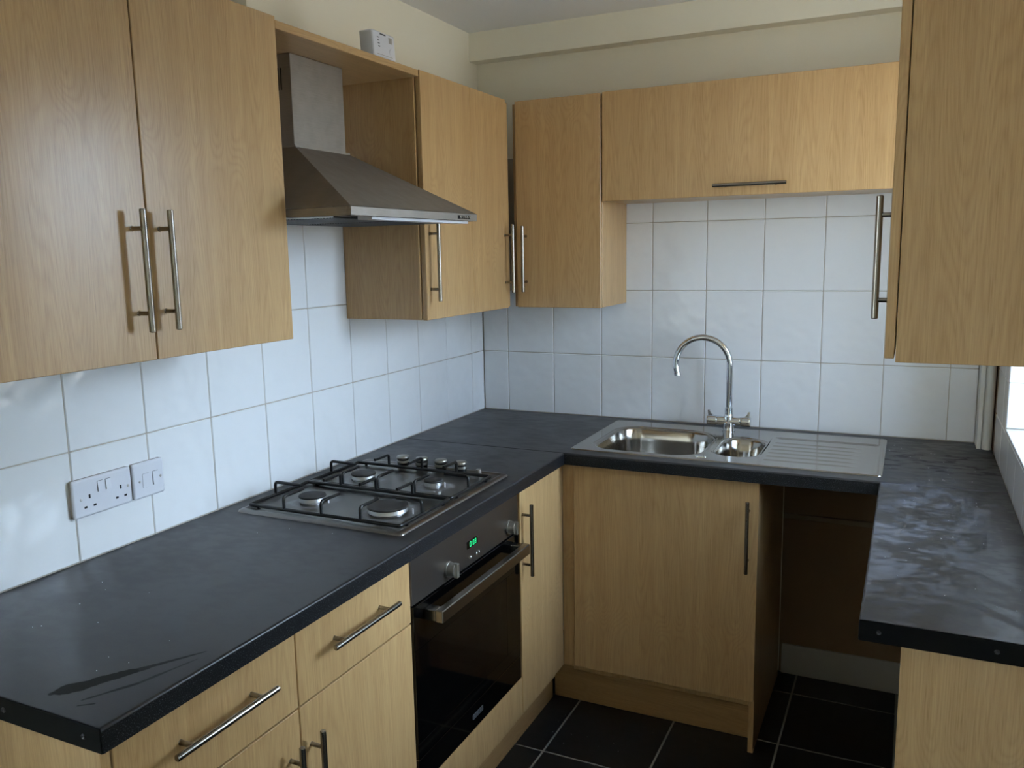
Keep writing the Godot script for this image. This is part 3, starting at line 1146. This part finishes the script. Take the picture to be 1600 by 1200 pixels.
# ---------------------------------------------------------------- gas hob
func build_hob() -> void:
	var r := thing("gas_hob", "four-burner steel gas hob with black wire pan supports", "hob", Vector3(0.297, T, 1.193))
	var x0 := 0.052
	var x1 := 0.545
	var z0 := 0.908
	var z1 := 1.478
	var m := Buf.new()
	var rg := []
	for k in [[0.0, 0.0004, 0.014], [0.001, 0.003, 0.014], [0.006, 0.0060, 0.011], [0.013, 0.0072, 0.008], [0.0155, 0.0070, 0.007], [0.019, 0.0045, 0.006], [0.022, 0.0042, 0.005]]:
		rg.append(rrect(x0 + k[0], z0 + k[0], x1 - k[0], z1 - k[0], k[2], T + k[1], 5))
	loft(m, rg, true, false, true, Vector3.UP)
	var tray := part("tray", m, M.hob_steel, r)
	var N2 := 256
	var hd := PackedByteArray()
	hd.resize(N2 * N2 * 3)
	var hm := PackedByteArray()
	hm.resize(N2 * N2)
	var hr := PackedByteArray()
	hr.resize(N2 * N2)
	var hn := noise_map(N2, N2, 0.03, 91, 4)
	var bs := [[0.424, 1.349, 0.050], [0.190, 1.347, 0.034], [0.186, 1.115, 0.034], [0.410, 1.106, 0.025]]
	for j in N2:
		for i in N2:
			var x := lerpf(x0 + 0.02, x1 - 0.02, (i + 0.5) / N2)
			var z := lerpf(z0 + 0.02, z1 - 0.02, (j + 0.5) / N2)
			var a := 0.0
			var q := hn[j * N2 + i] / 255.0
			for b in bs:
				var d: float = Vector2(x - b[0], z - b[1]).length() - b[2]
				a = maxf(a, exp(-pow((d - 0.016 - 0.02 * (q - 0.5)) / 0.013, 2.0)))
			a = clampf(a * (0.35 + 0.5 * q) + 0.12 * (q - 0.5), 0.0, 0.8)
			var n3 := j * N2 + i
			for c in 3:
				hd[n3 * 3 + c] = int(255 * lerpf([0.40, 0.385, 0.37][c], [0.66, 0.67, 0.69][c], a))
			hm[n3] = int(255 * (1.0 - 0.75 * a))
			hr[n3] = int(255 * (0.30 + 0.35 * a))
	var hmat := plain("hob_pan", Color.WHITE, 1.0, 1.0)
	hmat.albedo_texture = tex(Image.create_from_data(N2, N2, false, Image.FORMAT_RGB8, hd))
	hmat.metallic_texture = tex(Image.create_from_data(N2, N2, false, Image.FORMAT_L8, hm))
	hmat.roughness_texture = tex(Image.create_from_data(N2, N2, false, Image.FORMAT_L8, hr))
	m = Buf.new()
	var U := Vector3.UP
	var hy := T + 0.00425
	m.quad([Vector3(x0 + 0.02, hy, z0 + 0.02), Vector3(x1 - 0.02, hy, z0 + 0.02), Vector3(x1 - 0.02, hy, z1 - 0.02), Vector3(x0 + 0.02, hy, z1 - 0.02)], [U, U, U, U], [Vector2.ZERO, Vector2.RIGHT, Vector2.ONE, Vector2.DOWN])
	part("pan", m, hmat, tray, "sunken steel pan with whitish burner halos")
	var yt := T + 0.0042
	for b in [[0.424, 1.349, 0.050], [0.190, 1.347, 0.034], [0.186, 1.115, 0.034], [0.410, 1.106, 0.025]]:
		var c := Vector3(b[0], yt, b[1])
		m = Buf.new()
		lathe(m, c, Vector3.UP, [[b[2] * 0.86, 0.0], [b[2] * 0.86, 0.004], [b[2] * 0.98, 0.0045], [b[2] * 1.0, 0.006], [b[2] * 0.95, 0.0145], [b[2] * 0.9, 0.0155]], 40)
		var br := part("burner", m, M.burner_ring, r)
		m = Buf.new()
		lathe(m, c, Vector3.UP, [[b[2] * 0.9, 0.0156], [b[2] * 1.03, 0.0162], [b[2] * 1.04, 0.0185], [b[2] * 1.0, 0.0205], [b[2] * 0.8, 0.0215], [0.0, 0.0222]], 40)
		part("burner_cap", m, M.burner_cap, br)
		m = Buf.new()
		tube(m, [c + Vector3(b[2] * 1.25, 0.0, -b[2] * 0.3), c + Vector3(b[2] * 1.25, 0.014, -b[2] * 0.3)], 0.0022, 8)
		part("igniter", m, M.white_plastic, br)
	# pan supports: a square frame of rod with fingers bent up and inwards
	var yl := T + 0.0125
	var yh := T + 0.046
	for s in 2:
		m = Buf.new()
		var za: float = [1.216, 0.980][s]
		var zb: float = [1.447, 1.206][s]
		var xa := 0.070
		var xb := 0.521
		var q := 0.0047
		tube(m, bent([Vector3((xa + xb) / 2, yl, za), Vector3(xb, yl, za), Vector3(xb, yl, zb), Vector3(xa, yl, zb), Vector3(xa, yl, za), Vector3((xa + xb) / 2, yl, za)], 0.008), q, 10)
		var zm: float = [1.348, 1.1105][s]
		var fl := 0.072
		for x in [0.182, 0.297, 0.412]:
			tube(m, bent([Vector3(x, yl, zb), Vector3(x, yh, zb), Vector3(x, yh, zb - fl)], 0.010), q * 0.9, 10)
			tube(m, bent([Vector3(x, yl, za), Vector3(x, yh, za), Vector3(x, yh, za + fl)], 0.010), q * 0.9, 10)
		tube(m, bent([Vector3(xa, yl, zm), Vector3(xa, yh, zm), Vector3(xa + fl + 0.015, yh, zm)], 0.010), q * 0.9, 10)
		tube(m, bent([Vector3(xb, yl, zm), Vector3(xb, yh, zm), Vector3(xb - fl, yh, zm)], 0.010), q * 0.9, 10)
		for k in [[xa + 0.03, za], [xb, za + 0.03], [xb, zb - 0.03], [xa + 0.03, zb]]:
			tube(m, [Vector3(k[0], yt + 0.0002, k[1]), Vector3(k[0], yl, k[1])], 0.0045, 8)
		part("pan_support", m, M.black_enamel, r, "black enamelled wire pan support")
	for x in [0.203, 0.269, 0.335, 0.401]:
		m = Buf.new()
		var z := 0.936
		lathe(m, Vector3(x, yt, z), Vector3.UP, [[0.0165, 0.0], [0.0165, 0.009], [0.0180, 0.0095]], 32)
		var kb := part("knob", m, M.black_enamel, r)
		m = Buf.new()
		lathe(m, Vector3(x, yt, z), Vector3.UP, [[0.0180, 0.0095], [0.0188, 0.011], [0.0186, 0.0165], [0.0172, 0.017]], 32)
		part("knob_skirt", m, M.knob_metal, kb)
		m = Buf.new()
		lathe(m, Vector3(x, yt, z), Vector3.UP, [[0.0172, 0.017], [0.0172, 0.021]], 32)
		part("knob_band", m, M.black_enamel, kb)
		m = Buf.new()
		lathe(m, Vector3(x, yt, z), Vector3.UP, [[0.0172, 0.021], [0.0190, 0.0215], [0.0188, 0.0275], [0.0172, 0.030], [0.010, 0.0312], [0.0, 0.0314]], 32, true)
		part("knob_top", m, M.knob_metal, kb)
	m = Buf.new()
	lathe(m, Vector3(0.4635, yt, 0.942), Vector3.UP, [[0.0095, 0.0], [0.0095, 0.0015], [0.0078, 0.002], [0.0078, 0.013], [0.0070, 0.0142], [0.0, 0.0142]], 24)
	part("ignition_button", m, M.knob_metal, r)


# ---------------------------------------------------------------- sink and tap
func sink_clamp(p: Vector3) -> Vector3:
	var x0 := 0.590
	var x1 := 1.516
	var z0 := 0.056
	var z1 := 0.546
	var rr := 0.014
	var cx := clampf(p.x, x0 + rr, x1 - rr)
	var cz := clampf(p.z, z0 + rr, z1 - rr)
	var d := Vector2(p.x - cx, p.z - cz)
	if absf(d.x) > 1e-6 and absf(d.y) > 1e-6 and d.length() > rr:
		d = d.normalized() * rr
	return Vector3(cx + d.x, p.y, cz + d.y)


# n points round a rectangle, starting at its middle right and turning towards +z, a quarter to each corner stretch
func rect_loop(x0: float, z0: float, x1: float, z1: float, y: float, n: int) -> PackedVector3Array:
	var cor := [Vector3(x1, y, z0), Vector3(x1, y, z1), Vector3(x0, y, z1), Vector3(x0, y, z0)]
	var out := PackedVector3Array()
	for s in 4:
		for i in n / 4:
			out.append(cor[s].lerp(cor[(s + 1) % 4], float(i) / (n / 4)))
	return out


# the same count round a rounded rectangle, corner stretches lined up with rect_loop
func bowl_loop(x0: float, z0: float, x1: float, z1: float, rad: Array, y: float, n: int) -> PackedVector3Array:
	var out := PackedVector3Array()
	var cen := [Vector2(x1 - rad[0], z0 + rad[0]), Vector2(x1 - rad[1], z1 - rad[1]), Vector2(x0 + rad[2], z1 - rad[2]), Vector2(x0 + rad[3], z0 + rad[3])]
	var q := n / 4
	for s in 4:
		var s2 := (s + 1) % 4
		for i in q:
			var f := float(i) / q
			var k := 0.36
			var c: Vector2 = cen[s]
			var p: Vector2
			if f <= k:
				var a := PI * 0.25 * f / k + (s - 0.5) * PI / 2 + PI / 4 - 0.0
				a = (s - 0.5) * PI / 2 + PI / 4 * (f / k)
				a = -PI / 4 + s * PI / 2 + PI / 4 * (f / k)
				p = c + Vector2(cos(a), sin(a)) * rad[s]
			elif f >= 1.0 - k:
				c = cen[s2]
				var a := s * PI / 2 + PI / 4 * ((f - 1.0 + k) / k)
				p = c + Vector2(cos(a), sin(a)) * rad[s2]
			else:
				var a0 := s * PI / 2
				var pa: Vector2 = cen[s] + Vector2(cos(a0), sin(a0)) * rad[s]
				var pb: Vector2 = cen[s2] + Vector2(cos(a0), sin(a0)) * rad[s2]
				p = pa.lerp(pb, (f - k) / (1.0 - 2.0 * k))
			out.append(Vector3(p.x, y, p.y))
	return out


func build_sink() -> void:
	var r := thing("sink", "stainless steel sink with a large bowl, a small bowl and a ribbed drainer", "sink", Vector3(1.05, T, 0.30))
	var ys := T + 0.0030
	var m := Buf.new()
	# rolled rim down to the worktop
	var rg := []
	for k in [[-0.0015, 0.0003], [-0.001, 0.0022], [0.001, 0.0034], [0.004, 0.0034], [0.007, 0.0030]]:
		rg.append(rrect(0.590 + k[0], 0.056 + k[0], 1.516 - k[0], 0.546 - k[0], 0.014, T + k[1], 6))
	loft(m, rg, true, false, false, Vector3.UP)
	var n := 96
	var bx0 := [[0.594, 1.006, [0.642, 0.150, 0.990, 0.503], [0.105, 0.085, 0.075, 0.075], 0.150], [1.006, 1.168, [1.026, 0.205, 1.160, 0.458], [0.062, 0.062, 0.055, 0.055], 0.105]]
	for b in bx0:
		var o := rect_loop(b[0], 0.0605, b[1], 0.5415, ys, n)
		for i in n:
			o[i] = sink_clamp(o[i])
		var h: Array = b[2]
		var g := 0.012
		var rings := [o]
		rings.append(bowl_loop(h[0] - g, h[1] - g, h[2] + g, h[3] + g, b[3].map(func(x): return x + g), ys, n))
		rings.append(bowl_loop(h[0] - g + 0.003, h[1] - g + 0.003, h[2] + g - 0.003, h[3] + g - 0.003, b[3].map(func(x): return x + g), ys - 0.0022, n))
		loft(m, rings, false, false, false, Vector3.UP)
		var w := []
		for k in [[0.009, -0.0022], [0.003, -0.0026], [0.0, -0.0045], [-0.003, -0.010], [-0.008, -0.05], [-0.014, -b[4] + 0.03], [-0.022, -b[4] + 0.010], [-0.040, -b[4] + 0.001], [-0.052, -b[4]]]:
			w.append(bowl_loop(h[0] - k[0], h[1] - k[0], h[2] + k[0], h[3] + k[0], b[3].map(func(x): return maxf(x + k[0], 0.008)), ys + k[1], n))
		var bowl := Buf.new()
		loft(bowl, w, true, false, true, Vector3.UP)
		var bw := part("bowl", bowl, M.steel, r)
		var dr := Buf.new()
		var cc := Vector3((h[0] + h[2]) / 2, ys - b[4], (h[1] + h[3]) / 2)
		lathe(dr, cc, Vector3.UP, [[0.036, 0.0002], [0.035, 0.002], [0.026, 0.001], [0.024, 0.0004], [0.0, 0.0004]], 28)
		part("waste", dr, M.chrome, bw)
	# oblong overflow plate between the bowls
	var ov := Buf.new()
	prism(ov, rrect2(0.036, 0.016, 0.008), Vector3(1.004, ys, 0.503), Vector3.RIGHT, Vector3.BACK, Vector3.UP, 0.0, 0.0015)
	part("overflow_plate", ov, M.chrome, r)
	# drainer with pressed ribs
	var nx := 116
	var nz := 162
	var xa := 1.168
	var xb := 1.512
	var za := 0.0605
	var zb := 0.5415
	var hh := []
	for i in nx + 1:
		var row := PackedFloat32Array()
		for j in nz + 1:
			var x := xa + (xb - xa) * i / nx
			var z := za + (zb - za) * j / nz
			var y := 0.0
			# sunken field
			var fx := minf(x - 1.176, 1.500 - x)
			var fz := minf(z - 0.150, 0.520 - z)
			y -= 0.0022 * smoothstep(0.0, 0.006, minf(fx, fz))
			for k in [0.225, 0.272, 0.320, 0.368, 0.416, 0.464]:
				var len := smoothstep(1.182, 1.188, x) * smoothstep(1.462, 1.38, x)
				y += 0.0026 * len * exp(-pow((z - k) / 0.0055, 2.0))
			y += 0.0012 * smoothstep(1.18, 1.19, x) * smoothstep(1.495, 1.485, x) * exp(-pow((z - 0.150) / 0.004, 2.0))
			row.append(ys + y)
		hh.append(row)
	var P := func(i, j): return sink_clamp(Vector3(xa + (xb - xa) * i / nx, hh[i][j], za + (zb - za) * j / nz))
	var N := func(i, j):
		var i0 := maxi(i - 1, 0)
		var i1 := mini(i + 1, nx)
		var j0 := maxi(j - 1, 0)
		var j1 := mini(j + 1, nz)
		return Vector3(-(hh[i1][j] - hh[i0][j]) / ((xb - xa) / nx * (i1 - i0)), 1.0, -(hh[i][j1] - hh[i][j0]) / ((zb - za) / nz * (j1 - j0))).normalized()
	var dm := Buf.new()
	for i in nx:
		for j in nz:
			dm.quad([P.call(i, j), P.call(i + 1, j), P.call(i + 1, j + 1), P.call(i, j + 1)], [N.call(i, j), N.call(i + 1, j), N.call(i + 1, j + 1), N.call(i, j + 1)],
				[Vector2(i, j) * 0.003, Vector2(i + 1, j) * 0.003, Vector2(i + 1, j + 1) * 0.003, Vector2(i, j + 1) * 0.003])
	part("rim", m, M.steel, r)
	part("drainer", dm, M.steel, r)

	# mixer tap
	var cx := 1.0105
	var cz := 0.103
	var t := thing("mixer_tap", "chrome swan-neck mixer tap standing behind the sink bowls", "tap", Vector3(cx, ys, cz))
	m = Buf.new()
	lathe(m, Vector3(cx, ys + 0.0003, cz), Vector3.UP, [[0.0215, 0.0], [0.0215, 0.003], [0.0200, 0.004], [0.0195, 0.030], [0.017, 0.034], [0.0165, 0.052], [0.0150, 0.060], [0.0142, 0.082], [0.0115, 0.084]], 32)
	lathe(m, Vector3(cx - 0.040, ys + 0.036, cz), Vector3.RIGHT, [[0.0150, 0.0], [0.0158, 0.002], [0.0158, 0.078], [0.0150, 0.080]], 28)
	part("body", m, M.chrome, t)
	m = Buf.new()
	var pts := [Vector3(cx, ys + 0.080, cz)]
	var ra := 0.0945
	var yc := ys + 0.231
	for i in 29:
		var a := PI * 1.075 * i / 28.0
		pts.append(Vector3(cx - ra + cos(a) * ra, yc + sin(a) * ra, cz))
	pts.append(pts[-1] + (pts[-1] - pts[-2]).normalized() * 0.014)
	tube(m, pts, 0.0112, 18)
	var tip: Vector3 = pts[-1]
	var td: Vector3 = (pts[-1] - pts[-2]).normalized()
	lathe(m, tip - td * 0.004, td, [[0.0112, 0.0], [0.0120, 0.001], [0.0120, 0.012], [0.0085, 0.0125], [0.0080, 0.009]], 20)
	part("spout", m, M.chrome, t)
	for s in [-1.0, 1.0]:
		m = Buf.new()
		lathe(m, Vector3(cx + s * 0.0405, ys + 0.036, cz), Vector3(s, 0, 0), [[0.0150, 0.0], [0.0172, 0.002], [0.0178, 0.006], [0.0178, 0.030], [0.0165, 0.0335], [0.0, 0.0345]], 28)
		prism(m, PackedVector2Array([Vector2(0.010, 0.014), Vector2(0.030, 0.014), Vector2(0.032, 0.034), Vector2(0.027, 0.036), Vector2(0.021, 0.024)]),
			Vector3(cx + s * 0.0405, ys + 0.036, cz - 0.006), Vector3(s, 0, 0), Vector3.UP, Vector3.BACK, 0.0, 0.012)
		part("lever", m, M.chrome, t)


# ---------------------------------------------------------------- sockets, alarm, casing, grit
func plate(root: Node3D, z0: float, z1: float, y0: float, y1: float) -> MeshInstance3D:
	var m := Buf.new()
	prism(m, rrect2(z1 - z0 - 0.001, y1 - y0 - 0.001, 0.004), Vector3(0.0005, (y0 + y1) / 2, (z0 + z1) / 2), Vector3.FORWARD, Vector3.UP, Vector3.RIGHT, 0.0, 0.0075)
	part("back_box", m, M.pattress, root, "grey surround between plate and tiles")
	m = Buf.new()
	var rg := []
	for k in [[0.0, 0.0076], [0.0, 0.0098], [0.0012, 0.0114], [0.004, 0.0122]]:
		var row := PackedVector3Array()
		for p in rrect2(z1 - z0 - 2 * k[0], y1 - y0 - 2 * k[0], 0.005):
			row.append(Vector3(k[1], (y0 + y1) / 2 + p.y, (z0 + z1) / 2 + p.x))
		rg.append(row)
	loft(m, rg, true, true, true)
	return part("face_plate", m, M.white_plastic, root)


func rocker(root: Node, z: float, y: float, w: float, h: float, tilt: float) -> void:
	var m := Buf.new()
	prism(m, rrect2(w + 0.0016, h + 0.0016, 0.0015), Vector3(0.0121, y, z), Vector3.FORWARD, Vector3.UP, Vector3.RIGHT, 0.0, 0.0004)
	part("switch_recess", m, M.dark_grey, root)
	m = Buf.new()
	prism(m, PackedVector2Array([Vector2(0, -h / 2), Vector2(0.0012 + tilt, -h / 2), Vector2(0.0022, 0), Vector2(0.0012, h / 2), Vector2(0, h / 2)]),
		Vector3(0.0122, y, z - w / 2), Vector3.RIGHT, Vector3.UP, Vector3.BACK, 0.0, w)
	part("rocker", m, M.white_plastic, root)


func dot(root: Node, z: float, y: float) -> void:
	var m := Buf.new()
	lathe(m, Vector3(0.0121, y, z), Vector3.RIGHT, [[0.0030, 0.0], [0.0030, 0.0006], [0.0022, 0.0012], [0.0, 0.0013]], 16)
	part("screw", m, M.screw_metal, root)


func build_small_things() -> void:
	var r := thing("double_socket", "white double wall socket with two rocker switches on the left tiles", "socket", Vector3(0.001, 1.008, 1.8175))
	var p := plate(r, 1.7445, 1.891, 1.008, 1.090)
	for z in [1.824, 1.804]:
		rocker(p, z, 1.066, 0.013, 0.022, 0.002)
	for c in [1.8515, 1.7735]:
		var m := Buf.new()
		for k in [[0.0, 1.050, 0.0044, 0.0085], [0.011, 1.0285, 0.0068, 0.0044], [-0.011, 1.0285, 0.0068, 0.0044]]:
			var z: float = c + k[0]
			box(m, Vector3(0.0118, k[1] - k[3] / 2, z - k[2] / 2), Vector3(0.0125, k[1] + k[3] / 2, z + k[2] / 2), 0.0)
		part("pin_holes", m, M.dark_slot, p, "three dark pin holes")
	dot(p, 1.872, 1.047)
	dot(p, 1.7545, 1.048)
	r = thing("fused_switch", "square white fused switch plate beside the double socket", "switch", Vector3(0.001, 1.008, 1.697))
	p = plate(r, 1.654, 1.7395, 1.008, 1.090)
	rocker(p, 1.679, 1.048, 0.015, 0.030, 0.002)
	var fm := Buf.new()
	prism(fm, rrect2(0.0185, 0.033, 0.002), Vector3(0.0121, 1.047, 1.7055), Vector3.FORWARD, Vector3.UP, Vector3.RIGHT, 0.0, 0.0003)
	part("switch_recess", fm, M.dark_grey, p)
	fm = Buf.new()
	prism(fm, rrect2(0.0178, 0.0323, 0.002), Vector3(0.0121, 1.047, 1.7055), Vector3.FORWARD, Vector3.UP, Vector3.RIGHT, 0.0, 0.0010)
	part("fuse_holder", fm, M.white_plastic, p)
	dot(p, 1.7225, 1.047)
	dot(p, 1.664, 1.048)

	# alarm on the bridging shelf
	r = thing("gas_alarm", "small white alarm box standing on the shelf above the cooker hood", "alarm", Vector3(0.26, 2.0532, 1.065))
	var b := Buf.new()
	var rg := []
	var cz := 1.0655
	for k in [[0.243, 0.001], [0.2435, 0.0], [0.278, 0.0], [0.2815, 0.001], [0.283, 0.004]]:
		var row := PackedVector3Array()
		for q in rrect2(0.104 - 2 * k[1], 0.066 - 2 * k[1], 0.006):
			row.append(Vector3(k[0] - (q.y + 0.033) * 0.06, 2.0534 + 0.033 + q.y, cz + q.x))
		rg.append(row)
	loft(b, rg, true, true, true)
	var body := part("case", b, M.white_plastic, r)
	var face := func(z: float, y: float, w: float, h: float, mat: Material, called: String) -> void:
		var f := Buf.new()
		var xx := 0.2832 - (y - 2.0534) * 0.06
		box(f, Vector3(xx - 0.0015, y - h / 2, z - w / 2), Vector3(xx + 0.0005, y + h / 2, z + w / 2), 0.0)
		part(called, f, mat, body)
	face.call(1.070, 2.113, 0.026, 0.0035, M.dark_grey, "sounder_slot")
	for i in 4:
		face.call(1.093 - i * 0.0008, 2.103 - i * 0.0075, 0.008, 0.0022, M.dark_grey, "indicator_print")
	face.call(1.036, 2.1035, 0.014, 0.015, M.pattress, "printed_panel")
	face.call(1.066, 2.0605, 0.070, 0.0012, M.pattress, "seam")
	var tb := Buf.new()
	lathe(tb, Vector3(0.2812, 2.073, 1.034), Vector3.RIGHT, [[0.0105, 0.0], [0.0105, 0.001], [0.0098, 0.0016], [0.0, 0.0016]], 28)
	part("test_button", tb, M.white_plastic, body)

	# pipe casing in the right corner
	r = thing("pipe_casing", "white upright pipe casing in the back right corner beside the window", "pipe casing", Vector3(1.79, T, 0.04))
	var c0 := Buf.new()
	prism(c0, PackedVector2Array([Vector2(1.772, 0.0), Vector2(1.785, 0.0), Vector2(1.785, 0.092), Vector2(1.782, 0.095), Vector2(1.772, 0.090)]), Vector3.ZERO, Vector3.RIGHT, Vector3.BACK, Vector3.UP, T + 0.001, 1.705)
	part("casing_side", c0, M.skirting, r)
	c0 = Buf.new()
	var pp := PackedVector2Array([Vector2(1.786, 0.0), Vector2(1.8145, 0.0)])
	for i in 9:
		var a := PI * i / 8.0
		pp.append(Vector2(1.7995 + cos(a) * 0.0135, 0.088 + sin(a) * 0.0135))
	prism(c0, pp, Vector3.ZERO, Vector3.RIGHT, Vector3.BACK, Vector3.UP, T + 0.001, 1.705)
	part("casing_front", c0, M.skirting, r)
	# specks of grit left on the worktops and the floor
	for k in [["pale specks of grit on the left worktop round the hob", 0.05, 0.55, 1.50, 2.25, T + 0.0002, 14, 0.0],
			["pale specks of grit on the sink worktop near the window corner", 1.525, 1.76, 0.12, 0.58, T + 0.0002, 22, 0.0],
			["pale specks of grit on the narrow worktop under the window", 1.53, 1.78, 0.63, 1.40, T + 0.0002, 30, 0.0],
			["pale specks of grit on the black floor tiles before the sink cabinet", 0.53, 1.2, 0.52, 1.2, 0.0006, 40, 0.0]]:
		var gm := Buf.new()
		for i in k[6]:
			var c := Vector3(rng.randf_range(k[1], k[2]), k[5], rng.randf_range(k[3], k[4]))
			var s := rng.randf_range(0.0004, 0.0010)
			box(gm, c - Vector3(s, 0.0, s), c + Vector3(s * 1.2, s * 1.4, s), s * 0.4)
		var gr := part("grit", gm, M.white_plastic)
		tag(gr, k[0], "grit")
		gr.set_meta("kind", "stuff")
